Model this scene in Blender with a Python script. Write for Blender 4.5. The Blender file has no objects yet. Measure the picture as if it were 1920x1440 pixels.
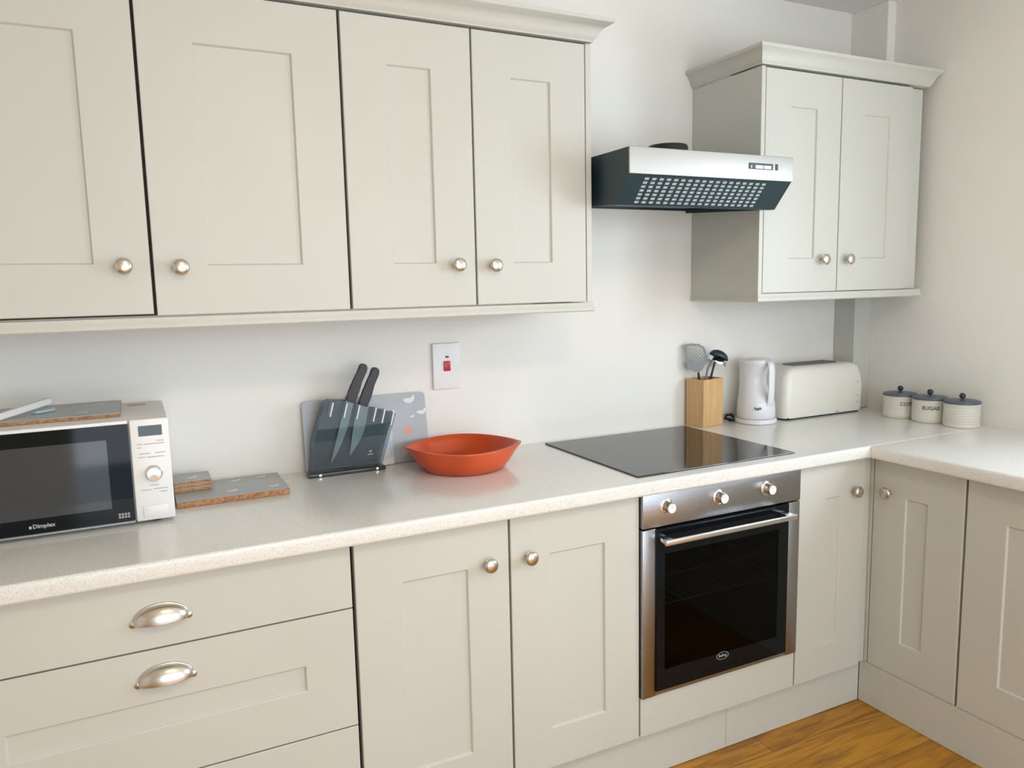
import bpy, bmesh, math, random
from mathutils import Matrix, Vector

# ------------------------------------------------------------------ camera, world, lights, exposure
S = bpy.context.scene
COL = S.collection
S.view_settings.view_transform = 'Standard'
S.view_settings.look = 'None'
S.view_settings.gamma = 1.0
S.view_settings.use_curve_mapping = False
S.view_settings.exposure = 0.15

def cam_matrix(yaw, pitch, roll, loc):
    rz = Matrix.Rotation(yaw, 3, 'Z'); rx = Matrix.Rotation(pitch, 3, 'X'); ry = Matrix.Rotation(roll, 3, 'Y')
    m = rz @ rx @ ry
    right, fwd, up = m.col[0], m.col[1], m.col[2]
    r = Matrix((right, up, -fwd)).transposed().to_4x4()
    r.translation = loc
    return r
cd = bpy.data.cameras.new('camera')
cam = bpy.data.objects.new('camera', cd); COL.objects.link(cam)
cam.matrix_world = cam_matrix(-0.4583, -0.1286, 0.0216, (-1.218, -2.2759, 1.4473))
cd.sensor_width = 36.0; cd.lens = 1439.254 / 1920 * 36; cd.clip_start = 0.02
S.camera = cam

w = bpy.data.worlds.new('sky'); S.world = w; w.use_nodes = True
bgn = w.node_tree.nodes['Background']
bgn.inputs[0].default_value = (0.62, 0.78, 1.0, 1); bgn.inputs[1].default_value = 1.4

def area(name, loc, rot, sx, sy, power, color):
    l = bpy.data.lights.new(name, 'AREA'); l.shape = 'RECTANGLE'; l.size = sx; l.size_y = sy
    l.energy = power; l.color = color
    o = bpy.data.objects.new(name, l); COL.objects.link(o); o.location = loc; o.rotation_euler = rot
    return o
# daylight outside the two windows (right wall over the sink run, and the wall behind the camera)
area('daylight_right', (1.70, -1.80, 1.54), (0, math.radians(90-14), 0), 0.90, 1.15, 38, (0.80, 0.90, 1.0))
area('daylight_front', (-0.15, -4.16, 1.22), (math.radians(90-8), 0, 0), 3.0, 1.9, 46, (0.96, 0.985, 1.0))
sl = bpy.data.lights.new('sun', 'SUN'); sl.energy = 4.0; sl.angle = math.radians(1.0); sl.color = (1.0, 0.93, 0.72)
so = bpy.data.objects.new('sun', sl); COL.objects.link(so); so.location = (-1, -7, 5)
so.rotation_euler = Vector((0.25, 1.0, -1.15)).to_track_quat('-Z', 'Y').to_euler()

# ------------------------------------------------------------------ materials
def mat(name, color, rough=0.5, metal=0.0, **kw):
    m = bpy.data.materials.new(name); m.use_nodes = True
    b = m.node_tree.nodes['Principled BSDF']
    b.inputs['Base Color'].default_value = (*color, 1)
    b.inputs['Roughness'].default_value = rough
    b.inputs['Metallic'].default_value = metal
    for k, v in kw.items():
        b.inputs[k].default_value = v
    return m
def nt(m): return m.node_tree.nodes, m.node_tree.links, m.node_tree.nodes['Principled BSDF']
def coords(m, scale=(1, 1, 1), rot=(0, 0, 0), kind='Object'):
    n, l, b = nt(m)
    tc = n.new('ShaderNodeTexCoord'); mp = n.new('ShaderNodeMapping')
    mp.inputs['Scale'].default_value = scale; mp.inputs['Rotation'].default_value = rot
    l.new(tc.outputs[kind], mp.inputs['Vector'])
    return mp.outputs['Vector']
def noise_color(m, c1, c2, scale, vec=None, lo=0.35, hi=0.65, detail=4):
    n, l, b = nt(m)
    t = n.new('ShaderNodeTexNoise'); t.inputs['Scale'].default_value = scale; t.inputs['Detail'].default_value = detail
    if vec is not None: l.new(vec, t.inputs['Vector'])
    r = n.new('ShaderNodeValToRGB')
    r.color_ramp.elements[0].position = lo; r.color_ramp.elements[0].color = (*c1, 1)
    r.color_ramp.elements[1].position = hi; r.color_ramp.elements[1].color = (*c2, 1)
    l.new(t.outputs['Fac'], r.inputs['Fac']); l.new(r.outputs['Color'], b.inputs['Base Color'])
    return t, r
def bump(m, scale, strength, vec=None, dist=0.002):
    n, l, b = nt(m)
    t = n.new('ShaderNodeTexNoise'); t.inputs['Scale'].default_value = scale; t.inputs['Detail'].default_value = 3
    if vec is not None: l.new(vec, t.inputs['Vector'])
    bp = n.new('ShaderNodeBump'); bp.inputs['Strength'].default_value = strength; bp.inputs['Distance'].default_value = dist
    l.new(t.outputs['Fac'], bp.inputs['Height']); l.new(bp.outputs['Normal'], b.inputs['Normal'])

PAINT = mat('stone_paint', (0.60, 0.575, 0.52), 0.42)
noise_color(PAINT, (0.570, 0.574, 0.520), (0.590, 0.592, 0.540), 2.5, coords(PAINT)); bump(PAINT, 260, 0.05, coords(PAINT), 0.0005)
GAPSHADE = mat('carcass_gap_shade', (0.045, 0.038, 0.03), 0.7); noise_color(GAPSHADE, (0.04, 0.033, 0.027), (0.06, 0.05, 0.04), 60, coords(GAPSHADE))  # carcass coloured near-black to paint in the shade of the door gaps
WALL = mat('white_wall_paint', (0.84, 0.825, 0.79), 0.75)
noise_color(WALL, (0.835, 0.818, 0.765), (0.855, 0.838, 0.785), 1.6, coords(WALL)); bump(WALL, 90, 0.12, coords(WALL), 0.001)
CEIL = mat('white_ceiling_paint', (0.85, 0.84, 0.81), 0.85); bump(CEIL, 60, 0.1, coords(CEIL), 0.001)
TOP = mat('speckled_laminate', (0.78, 0.77, 0.73), 0.22, 0.0, **{'Coat Weight': 0.6, 'Coat Roughness': 0.18})
def speckle(m):
    n, l, b = nt(m)
    v = coords(m)
    t = n.new('ShaderNodeTexNoise'); t.inputs['Scale'].default_value = 330; t.inputs['Detail'].default_value = 2; l.new(v, t.inputs['Vector'])
    t2 = n.new('ShaderNodeTexVoronoi'); t2.inputs['Scale'].default_value = 150; l.new(v, t2.inputs['Vector'])
    r = n.new('ShaderNodeValToRGB'); e = r.color_ramp.elements
    e[0].position = 0.30; e[0].color = (0.68, 0.64, 0.57, 1); e[1].position = 0.48; e[1].color = (0.78, 0.785, 0.755, 1)
    e3 = r.color_ramp.elements.new(0.62); e3.color = (0.80, 0.81, 0.785, 1)
    l.new(t.outputs['Fac'], r.inputs['Fac'])
    r2 = n.new('ShaderNodeValToRGB'); e = r2.color_ramp.elements
    e[0].position = 0.0; e[0].color = (0.72, 0.70, 0.66, 1); e[1].position = 0.35; e[1].color = (1, 1, 1, 1)
    l.new(t2.outputs['Distance'], r2.inputs['Fac'])
    mx = n.new('ShaderNodeMix'); mx.data_type = 'RGBA'; mx.blend_type = 'MULTIPLY'; mx.inputs[0].default_value = 0.25
    l.new(r.outputs['Color'], mx.inputs[6]); l.new(r2.outputs['Color'], mx.inputs[7]); l.new(mx.outputs[2], b.inputs['Base Color'])
speckle(TOP)
FLOOR = mat('oak_laminate_floor', (0.5, 0.27, 0.06), 0.38)
def floor_nodes(m):
    n, l, b = nt(m)
    v = coords(m)
    br = n.new('ShaderNodeTexBrick'); br.inputs['Scale'].default_value = 1.0
    br.inputs['Brick Width'].default_value = 1.25; br.inputs['Row Height'].default_value = 0.19
    br.inputs['Mortar Size'].default_value = 0.0012; br.inputs['Bias'].default_value = 0.0
    br.inputs['Color1'].default_value = (0.60, 0.285, 0.022, 1); br.inputs['Color2'].default_value = (0.49, 0.215, 0.014, 1)
    br.inputs['Mortar'].default_value = (0.12, 0.05, 0.01, 1); br.offset = 0.37
    l.new(v, br.inputs['Vector'])
    mp = n.new('ShaderNodeMapping'); mp.inputs['Scale'].default_value = (1.6, 15, 1); l.new(v, mp.inputs['Vector'])
    t = n.new('ShaderNodeTexNoise'); t.inputs['Scale'].default_value = 2.2; t.inputs['Detail'].default_value = 8; t.inputs['Distortion'].default_value = 1.4
    l.new(mp.outputs['Vector'], t.inputs['Vector'])
    r = n.new('ShaderNodeValToRGB'); e = r.color_ramp.elements
    e[0].position = 0.32; e[0].color = (0.42, 0.36, 0.30, 1); e[1].position = 0.58; e[1].color = (1, 1, 1, 1)
    l.new(t.outputs['Fac'], r.inputs['Fac'])
    mx = n.new('ShaderNodeMix'); mx.data_type = 'RGBA'; mx.blend_type = 'MULTIPLY'; mx.inputs[0].default_value = 0.8
    l.new(br.outputs['Color'], mx.inputs[6]); l.new(r.outputs['Color'], mx.inputs[7]); l.new(mx.outputs[2], b.inputs['Base Color'])
floor_nodes(FLOOR)
NICKEL = mat('satin_nickel', (0.62, 0.59, 0.53), 0.26, 1.0); bump(NICKEL, 400, 0.04, coords(NICKEL), 0.0003)
STEEL = mat('brushed_steel', (0.40, 0.41, 0.43), 0.30, 1.0); bump(STEEL, 1.0, 0.4, coords(STEEL, (3, 3, 700)), 0.0006)
STEEL.node_tree.nodes['Principled BSDF'].inputs['Anisotropic'].default_value = 0.4
HOODSTEEL = mat('satin_steel', (0.50, 0.49, 0.47), 0.55, 1.0); bump(HOODSTEEL, 1.0, 0.10, coords(HOODSTEEL, (3, 3, 500)), 0.0002)
HANDLE = mat('anodised_aluminium', (0.72, 0.73, 0.74), 0.25, 1.0)
CHROME = mat('polished_chrome', (0.80, 0.80, 0.80), 0.10, 1.0)
BGLASS = mat('black_glass', (0.004, 0.006, 0.008), 0.05, 0.0, **{'IOR': 1.3})
HOBGLASS = mat('hob_black_glass', (0.010, 0.012, 0.014), 0.035, 0.0, **{'IOR': 1.62})
DARKPL = mat('dark_slate_plastic', (0.016, 0.040, 0.050), 0.35)
BLACKPL = mat('black_plastic', (0.012, 0.013, 0.015), 0.4)
CAVITY = mat('oven_enamel', (0.005, 0.006, 0.007), 0.5)
RACK = mat('rack_wire', (0.62, 0.64, 0.64), 0.4, 0.2)
WHITEPL = mat('white_plastic', (0.82, 0.81, 0.80), 0.28)
WHITEG = mat('white_gloss_plastic', (0.78, 0.79, 0.82), 0.14)
MWTOP = mat('white_enamel', (0.84, 0.83, 0.80), 0.35)
CREAM = mat('cream_gloss_plastic', (0.84, 0.82, 0.74), 0.2)
GREYPRINT = mat('grey_print', (0.36, 0.35, 0.34), 0.6)
LIGHTPRINT = mat('pale_print', (0.42, 0.44, 0.46), 0.5)
PINKPRINT = mat('faint_brown_print', (0.55, 0.42, 0.33), 0.6)
LCD = mat('lcd_panel', (0.05, 0.075, 0.08), 0.2)
REDPL = mat('red_rocker', (0.55, 0.01, 0.025), 0.3)
DARKLED = mat('dark_neon', (0.06, 0.04, 0.05), 0.3)
TERRA = mat('terracotta_glaze', (0.62, 0.08, 0.018), 0.3)
noise_color(TERRA, (0.56, 0.068, 0.014), (0.66, 0.098, 0.022), 9, coords(TERRA))
CORK = mat('cork', (0.42, 0.20, 0.08), 0.8); noise_color(CORK, (0.30, 0.14, 0.06), (0.52, 0.28, 0.13), 120, coords(CORK))
MATG = mat('grey_placemat', (0.40, 0.42, 0.42), 0.3)
MOTW = mat('white_motif', (0.75, 0.76, 0.76), 0.35)
MOTO = mat('orange_motif', (0.70, 0.36, 0.25), 0.45)
BOARDG = mat('grey_board', (0.42, 0.44, 0.47), 0.3); noise_color(BOARDG, (0.40, 0.42, 0.45), (0.45, 0.47, 0.50), 8, coords(BOARDG))
PALEB = mat('pale_floral_board', (0.62, 0.64, 0.70), 0.35); noise_color(PALEB, (0.45, 0.52, 0.68), (0.72, 0.66, 0.62), 26, coords(PALEB), 0.4, 0.6)
BAMBOO = mat('bamboo', (0.66, 0.42, 0.20), 0.45)
_t, _r = noise_color(BAMBOO, (0.60, 0.36, 0.155), (0.68, 0.43, 0.20), 3.0, coords(BAMBOO, (30, 30, 2.5)))
LIDG = mat('blue_grey_lid', (0.085, 0.115, 0.15), 0.35)
CANCR = mat('cream_enamel', (0.72, 0.70, 0.62), 0.3)
CLEARG = mat('pale_blue_film', (0.45, 0.66, 0.72), 0.2)
HOLES = mat('grease_filter_white', (0.42, 0.47, 0.49), 0.6)
WINFR = mat('white_upvc', (0.85, 0.85, 0.85), 0.3)

def glassy(name, tint, rough=0.02, fac=0.9, ior=1.45):
    """thin tinted pane: tinted transparency under a fresnel reflection"""
    m = bpy.data.materials.new(name); m.use_nodes = True
    n, l = m.node_tree.nodes, m.node_tree.links
    n.clear()
    out = n.new('ShaderNodeOutputMaterial'); mx = n.new('ShaderNodeMixShader'); fr = n.new('ShaderNodeFresnel'); fr.inputs[0].default_value = ior
    tr = n.new('ShaderNodeBsdfTransparent'); tr.inputs[0].default_value = (*tint, 1)
    gl = n.new('ShaderNodeBsdfGlossy'); gl.inputs['Roughness'].default_value = rough; gl.inputs[0].default_value = (fac, fac, fac, 1)
    ge = n.new('ShaderNodeNewGeometry'); m1 = n.new('ShaderNodeMath'); m1.operation = 'SUBTRACT'; m1.inputs[0].default_value = 1.0
    m2 = n.new('ShaderNodeMath'); m2.operation = 'MULTIPLY'
    l.new(ge.outputs['Backfacing'], m1.inputs[1]); l.new(fr.outputs[0], m2.inputs[0]); l.new(m1.outputs[0], m2.inputs[1]); l.new(m2.outputs[0], mx.inputs[0]); l.new(tr.outputs[0], mx.inputs[1]); l.new(gl.outputs[0], mx.inputs[2]); l.new(mx.outputs[0], out.inputs[0])
    return m
OVENGLASS = glassy('tinted_oven_glass', (0.27, 0.28, 0.28), ior=1.22)
MWGLASS = glassy('microwave_window_glass', (0.20, 0.21, 0.22))
SMOKE = glassy('smoked_acrylic', (0.64, 0.69, 0.70), ior=1.4)
WINGLASS = glassy('window_glass', (0.97, 0.98, 0.98))

# ------------------------------------------------------------------ mesh helpers
def B(): return bmesh.new()
def box(bm, x0, x1, y0, y1, z0, z1, bev=0.0, seg=2):
    m = Matrix.Translation(((x0+x1)/2, (y0+y1)/2, (z0+z1)/2)) @ Matrix.Diagonal((abs(x1-x0), abs(y1-y0), abs(z1-z0), 1))
    r = bmesh.ops.create_cube(bm, size=1, matrix=m)
    if bev:
        es = list({e for v in r['verts'] for e in v.link_edges})
        bmesh.ops.bevel(bm, geom=es, offset=bev, segments=seg, affect='EDGES', profile=0.5)
    return bm
def lathe(bm, prof, M=Matrix.Identity(4), seg=32, cap=True):
    rings = []
    for r, h in prof:
        rings.append([bm.verts.new(M @ Vector((r*math.cos(2*math.pi*i/seg), r*math.sin(2*math.pi*i/seg), h))) for i in range(seg)])
    for a, b in zip(rings, rings[1:]):
        for i in range(seg):
            bm.faces.new((a[i], a[(i+1) % seg], b[(i+1) % seg], b[i]))
    if cap:
        bm.faces.new(rings[0][::-1]); bm.faces.new(rings[-1])
    return bm
def prism(bm, pts, M, h, bev=0.0):
    """polygon pts (2D) extruded 0..h along local z"""
    a = [bm.verts.new(M @ Vector((x, y, 0))) for x, y in pts]; b = [bm.verts.new(M @ Vector((x, y, h))) for x, y in pts]
    fs = [bm.faces.new(a[::-1]), bm.faces.new(b)]
    n = len(pts)
    for i in range(n): fs.append(bm.faces.new((a[i], a[(i+1) % n], b[(i+1) % n], b[i])))
    if bev:
        es = list({e for v in a+b for e in v.link_edges})
        bmesh.ops.bevel(bm, geom=es, offset=bev, segments=2, affect='EDGES')
    return bm
def tube(bm, pts, r, seg=10, closed=False):
    pts = [Vector(p) for p in pts]; n = len(pts); rings = []
    up = Vector((0, 0, 1)); prev = None
    for i, p in enumerate(pts):
        if closed: t = pts[(i+1) % n] - pts[i-1]
        else: t = pts[min(i+1, n-1)] - pts[max(i-1, 0)]
        t.normalize()
        if prev is None:
            prev = t.orthogonal().normalized()
        a = (prev - t*prev.dot(t)).normalized(); prev = a
        b = t.cross(a)
        rr = r[i] if isinstance(r, (list, tuple)) else r
        rings.append([bm.verts.new(p + (a*math.cos(2*math.pi*k/seg) + b*math.sin(2*math.pi*k/seg))*rr) for k in range(seg)])
    m = n if closed else n-1
    for i in range(m):
        A, Bb = rings[i], rings[(i+1) % n]
        for k in range(seg): bm.faces.new((A[k], A[(k+1) % seg], Bb[(k+1) % seg], Bb[k]))
    if not closed:
        bm.faces.new(rings[0][::-1]); bm.faces.new(rings[-1])
    return bm
def sweep(bm, path, prof):
    """prof (out, z) swept with mitres along the 2D path; out is to the right of travel"""
    n = len(path); P = [Vector(p) for p in path]; rings = []
    for i in range(n):
        d0 = (P[i]-P[i-1]).normalized() if i > 0 else None
        d1 = (P[i+1]-P[i]).normalized() if i < n-1 else None
        if d0 is None: d0 = d1
        if d1 is None: d1 = d0
        n0 = Vector((d0.y, -d0.x)); n1 = Vector((d1.y, -d1.x))
        m = (n0+n1).normalized(); k = 1/max(m.dot(n0), 0.3)
        rings.append([bm.verts.new((P[i].x+m.x*o*k, P[i].y+m.y*o*k, z)) for o, z in prof])
    q = len(prof)
    for a, b in zip(rings, rings[1:]):
        for k in range(q): bm.faces.new((a[k], a[(k+1) % q], b[(k+1) % q], b[k]))
    bm.faces.new(rings[0][::-1]); bm.faces.new(rings[-1])
    return bm
ROOT = {}
def link(name, bm, m, parent=None, local=False, smooth=35, sub=0):
    """ONE mesh object; geometry is given in world coordinates unless local"""
    bmesh.ops.remove_doubles(bm, verts=bm.verts, dist=1e-6)
    bmesh.ops.recalc_face_normals(bm, faces=bm.faces)
    me = bpy.data.meshes.new(name)
    o = bpy.data.objects.new(name, me); COL.objects.link(o)
    if parent is not None:
        o.parent = parent; ROOT[o] = ROOT[parent]
        if not local: bm.transform(ROOT[parent].inverted())
    else:
        ROOT[o] = Matrix.Identity(4)
        if not local:
            # origin at the base centre of the thing
            xs = [v.co for v in bm.verts]
            c = Vector(((min(v.x for v in xs)+max(v.x for v in xs))/2, (min(v.y for v in xs)+max(v.y for v in xs))/2, min(v.z for v in xs)))
            bm.transform(Matrix.Translation(-c)); o.location = c; ROOT[o] = Matrix.Translation(c)
    bm.to_mesh(me); bm.free()
    ms = m if isinstance(m, (list, tuple)) else [m]
    for x in ms: me.materials.append(x)
    if smooth:
        for p in me.polygons: p.use_smooth = True
        me.set_sharp_from_angle(angle=math.radians(smooth))
    return o
def tag(o, label, cat, group=None):
    o['label'] = label; o['category'] = cat
    if group: o['group'] = group
    return o
def thing(name, label, cat, loc, rz=0, group=None):
    o = bpy.data.objects.new(name, None); COL.objects.link(o); o.location = loc; o.rotation_euler = (0, 0, rz)
    o.empty_display_size = 0.05
    ROOT[o] = Matrix.Translation(loc) @ Matrix.Rotation(rz, 4, 'Z')
    return tag(o, label, cat, group)
def struct(o): o['kind'] = 'structure'; return o
def text(name, s, size, M, m, parent, extrude=0.0004, bold=0.0, squash=1.0):
    """flat lettering; M places the text centre (local x right, y up, z out)"""
    c = bpy.data.curves.new(name, 'FONT'); c.body = s; c.size = size; c.extrude = extrude; c.align_x = 'CENTER'; c.align_y = 'CENTER'; c.offset = bold
    c.resolution_u = 3
    tmp = bpy.data.objects.new(name+'_tmp', c); COL.objects.link(tmp)
    bpy.context.view_layer.update()
    me = bpy.data.meshes.new_from_object(tmp.evaluated_get(bpy.context.evaluated_depsgraph_get()))
    bpy.data.objects.remove(tmp)
    bm = B(); bm.from_mesh(me); bm.transform(M @ Matrix.Diagonal((squash, 1, 1, 1)))
    return link(name, bm, m, parent, smooth=0)
def facing_y(x, y, z):  # frame of a surface that faces -y
    return Matrix.Translation((x, y, z)) @ Matrix.Rotation(math.radians(90), 4, 'X')
def facing_x(x, y, z):  # frame of a surface that faces -x
    return Matrix.Translation((x, y, z)) @ Matrix.Rotation(math.radians(-90), 4, 'Z') @ Matrix.Rotation(math.radians(90), 4, 'X')

# ------------------------------------------------------------------ the room
XR, YF, XL, ZC = 1.50, -3.95, -3.1, 2.49
wy0, wy1, wz0, wz1 = -2.38, -1.22, 1.08, 1.98         # window in the right wall
fx0, fx1, fz0, fz1 = -1.65, 1.35, 0.06, 2.14            # patio window behind the camera
bm = B(); box(bm, XL-.1, XR+.12, YF-.1, .1, -.1, 0); struct(link('floor', bm, FLOOR, smooth=0))
bm = B(); box(bm, XL-.1, XR+.12, YF-.1, .1, ZC, ZC+.1); struct(link('ceiling', bm, CEIL, smooth=0))
bm = B(); box(bm, XL-.1, XR+.12, 0, .1, 0, ZC); struct(link('wall_back', bm, WALL, smooth=0))
bm = B(); box(bm, XL-.1, XL, YF, 0, 0, ZC); struct(link('wall_left', bm, WALL, smooth=0))
bm = B()
box(bm, XR, XR+.12, YF, wy0, 0, ZC); box(bm, XR, XR+.12, wy1, 0, 0, ZC); box(bm, XR, XR+.12, wy0, wy1, 0, wz0); box(bm, XR, XR+.12, wy0, wy1, wz1, ZC)
struct(link('wall_right', bm, WALL, smooth=0))
bm = B()
box(bm, XL-.1, fx0, YF-.1, YF, 0, ZC); box(bm, fx1, XR+.12, YF-.1, YF, 0, ZC); box(bm, fx0, fx1, YF-.1, YF, 0, fz0); box(bm, fx0, fx1, YF-.1, YF, fz1, ZC)
struct(link('wall_front', bm, WALL, smooth=0))
def window(name, axis, a0, a1, z0, z1, pos, mid):
    t = bpy.data.objects.new(name, None); COL.objects.link(t); ROOT[t] = Matrix.Identity(4); struct(t)
    f = .045
    bm = B()
    def bx(u0, u1, v0, v1, d0=0., d1=.05):
        if axis == 'x': box(bm, pos+d0, pos+d1, u0, u1, v0, v1, .004, 1)
        else: box(bm, u0, u1, pos-d1, pos-d0, v0, v1, .004, 1)
    bx(a0, a1, z0, z0+f); bx(a0, a1, z1-f, z1); bx(a0, a0+f, z0+f, z1-f); bx(a1-f, a1, z0+f, z1-f)
    bx(mid-f/2, mid+f/2, z0+f, z1-f)
    link('window_frame', bm, WINFR, t)
    bm = B()
    for u0, u1 in ((a0+f, mid-f/2), (mid+f/2, a1-f)):
        if axis == 'x': box(bm, pos+.022, pos+.026, u0, u1, z0+f, z1-f)
        else: box(bm, u0, u1, pos-.026, pos-.022, z0+f, z1-f)
    link('glass', bm, WINGLASS, t, smooth=0)
window('window_1', 'x', wy0, wy1, wz0, wz1, XR+.05, (wy0+wy1)/2)
window('window_2', 'y', fx0, fx1, fz0, fz1, YF-.04, (fx0+fx1)/2)
# warm fill light added out of view, shaped as a flush ceiling lamp
c = thing('fill_lamp', 'added out-of-view warm fill light shaped as a round flush ceiling lamp', 'lamp', (-.7, -2.3, ZC-.07))
bm = B(); lathe(bm, [(.0001, .0685), (.17, .0685), (.17, .045), (.165, .04), (.0001, .04)], Matrix.Translation((-.7, -2.3, ZC-.07)), 40, cap=False); link('fill_lamp_base', bm, WINFR, c)
FILLM = mat('fill_lamp_glow', (0.9, 0.85, 0.75), 0.4); FILLM.node_tree.nodes['Principled BSDF'].inputs['Emission Color'].default_value = (1.0, 0.80, 0.52, 1); FILLM.node_tree.nodes['Principled BSDF'].inputs['Emission Strength'].default_value = 44.0
bm = B(); lathe(bm, [(.155, .0395), (.155, .030), (.145, .012), (.11, .002), (.0001, -.002)], Matrix.Translation((-.7, -2.3, ZC-.07)), 40, cap=False); link('fill_lamp_shade', bm, FILLM, c, smooth=60)
# pipe boxing in the corner: the lower casing below the wall cabinet, the upper one above it
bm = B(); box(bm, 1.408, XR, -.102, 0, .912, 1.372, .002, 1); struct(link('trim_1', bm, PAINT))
bm = B(); box(bm, 1.456, XR, -.165, 0, 2.15, ZC, .002, 1); struct(link('trim_2', bm, WALL))

# ------------------------------------------------------------------ kitchen doors, knobs, pulls
def shaker(bm, M, w, h, fr=.112, t=.02, rec=.006, slab=False, sl=.004):
    """door in a frame M: local x across (0..w), y up (0..h), z out of the front (0 back, t front)"""
    def ring(x0, x1, y0, y1, z): return [bm.verts.new(M @ Vector(p)) for p in ((x0, y0, z), (x1, y0, z), (x1, y1, z), (x0, y1, z))]
    def bridge(a, b):
        for i in range(4): bm.faces.new((a[i], a[(i+1) % 4], b[(i+1) % 4], b[i]))
    e = .0015
    r0 = ring(0, w, 0, h, 0); r1 = ring(0, w, 0, h, t-e); r2 = ring(e, w-e, e, h-e, t)
    bm.faces.new(r0[::-1]); bridge(r0, r1); bridge(r1, r2)
    if slab: bm.faces.new(r2); return bm
    r3 = ring(fr, w-fr, fr, h-fr, t); r4 = ring(fr+sl*.35, w-fr-sl*.35, fr+sl*.35, h-fr-sl*.35, t-.0012)
    r5 = ring(fr+sl, w-fr-sl, fr+sl, h-fr-sl, t-rec)
    bridge(r2, r3); bridge(r3, r4); bridge(r4, r5); bm.faces.new(r5)
    return bm
KNOB = [(0.0001, 0), (.0095, 0), (.0095, .002), (.006, .004), (.0055, .013), (.0085, .0165), (.0165, .0195), (.0186, .0225), (.0180, .0255), (.0140, .0285), (.0075, .0300), (.0001, .0304)]
def knob(parent, M, s=1.0):
    bm = B(); lathe(bm, [(r*s, h*s) for r, h in KNOB], M, 28, cap=False)
    return link('knob', bm, NICKEL, parent, smooth=50)
def cup(parent, M, a=.0515, b=.034, d=.022):
    """bin pull: quarter dome open at the bottom, with two flange ears"""
    bm = B(); N, K = 28, 8; g = []
    for i in range(N+1):
        th = math.pi*i/N; row = []
        for k in range(K+1):
            ph = (math.pi/2)*k/K
            # from the door face (ph=0) up and over to the open lip (ph=90)
            r = math.sin(th)**.85 if 0 < i < N else 0.0
            row.append(Vector((-a*math.cos(th), b*math.cos(ph)*r*.98, .001 + d*math.sin(ph)*r)))
        g.append([bm.verts.new(M @ v) for v in row])
    for i in range(N):
        for k in range(K): bm.faces.new((g[i][k], g[i+1][k], g[i+1][k+1], g[i][k+1]))
    bmesh.ops.remove_doubles(bm, verts=bm.verts, dist=1e-5)
    bmesh.ops.solidify(bm, geom=list(bm.faces), thickness=.0018)
    # arched flange against the drawer and rolled lip
    pts = [M @ Vector((-(a+.001)*math.cos(math.pi*i/30), (b+.002)*math.sin(math.pi*i/30)**.85 if 0 < i < 30 else 0, .0012)) for i in range(31)]
    tube(bm, pts, .0022, 8)
    lip = [M @ Vector((-a*math.cos(math.pi*i/30)*.97, -.0005, .001+d*(math.sin(math.pi*i/30)**.85 if 0 < i < 30 else 0))) for i in range(31)]
    tube(bm, lip, .0014, 8)
    for s in (-1, 1): lathe(bm, [(.0001, .0), (.0072, .0), (.0072, .0022), (.004, .0040), (.0001, .0044)], M @ Matrix.Translation((s*(a+.0015), .001, 0)), 18, cap=False)
    return link('cup_handle', bm, NICKEL, parent, smooth=50)
def door(parent, axis, a0, a1, z0, z1, face, knob_at=None, label=None, fr=.112):
    """axis 'y': door faces -y spanning x a0..a1 ; axis 'x': faces -x spanning y from a0 (far) to a1 (near)"""
    if axis == 'y': M = facing_y(a0, face+.02, z0)
    else: M = facing_x(face+.02, a0, z0)
    w = abs(a1-a0)
    bm = B(); shaker(bm, M, w, z1-z0, fr=fr)
    d = link('door', bm, PAINT, parent, smooth=20)
    if knob_at:
        k, kz = knob_at
        knob(d, facing_y(k, face, kz) if axis == 'y' else facing_x(face, k, kz))
    return d
def carcass(parent, x0, x1, y0, y1, z0, z1, m=GAPSHADE):
    bm = B(); t = .018
    # open-fronted box: two sides, top, bottom, back
    box(bm, x0, x0+t, y0, y1, z0, z1); box(bm, x1-t, x1, y0, y1, z0, z1)
    box(bm, x0+t, x1-t, y0, y1, z0, z0+t); box(bm, x0+t, x1-t, y0, y1, z1-t, z1); box(bm, x0+t, x1-t, y1-.008, y1, z0+t, z1-t)
    box(bm, (x0+x1)/2-.012, (x0+x1)/2+.012, y0, y0+.016, z0+t, z1-t)
    return link('carcass', bm, m, parent, smooth=0)
g = .003
# --- wall cabinets, left run
UY, UZ0, UZ1 = -.340, 1.3945, 2.1155
c = thing('wall_cabinet', 'wide stone-grey double wall cabinet above the microwave, cut off by the left edge', 'cabinet', (-1.165, 0, UZ0), group='stone-grey wall cabinets')
carcass(c, -1.618, -.7145, UY+.0215, -.001, UZ0, 2.118)
door(c, 'y', -1.615, -1.165-.0035, UZ0+.004, UZ1, UY, (-1.223, 1.506))
door(c, 'y', -1.165+.0035, -.712-.0035, UZ0, UZ1, UY, (-1.106, 1.503))
c = thing('wall_cabinet', 'narrower two-door stone-grey wall cabinet above the knife block, left of the cooker hood', 'cabinet', (-.36, 0, UZ0), group='stone-grey wall cabinets')
carcass(c, -.7095, -.0105, UY+.0215, -.001, UZ0, 2.118)
door(c, 'y', -.712+.0035, -.363-.0025, UZ0, UZ1, UY, (-.421, 1.503))
door(c, 'y', -.363+.0025, -.0125, UZ0, UZ1, UY, (-.313, 1.501))
bm = B(); box(bm, -.0095, .0085, UY+.001, -.001, UZ0, 2.118, .001, 1); link('end_panel', bm, PAINT, c)
CORN = [(0, 0), (.004, 0), (.006, .006), (.012, .010), (.016, .018), (.022, .029), (.032, .038), (.045, .0435), (.049, .046), (.050, .056), (.0, .056)]
bm = B(); sweep(bm, [(-1.75, UY), (.0095, UY), (.0095, -.001)], [(o, 2.1225+z) for o, z in CORN])
box(bm, -1.75, .0093, UY+.0002, -.001, 2.1225, 2.134)
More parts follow.
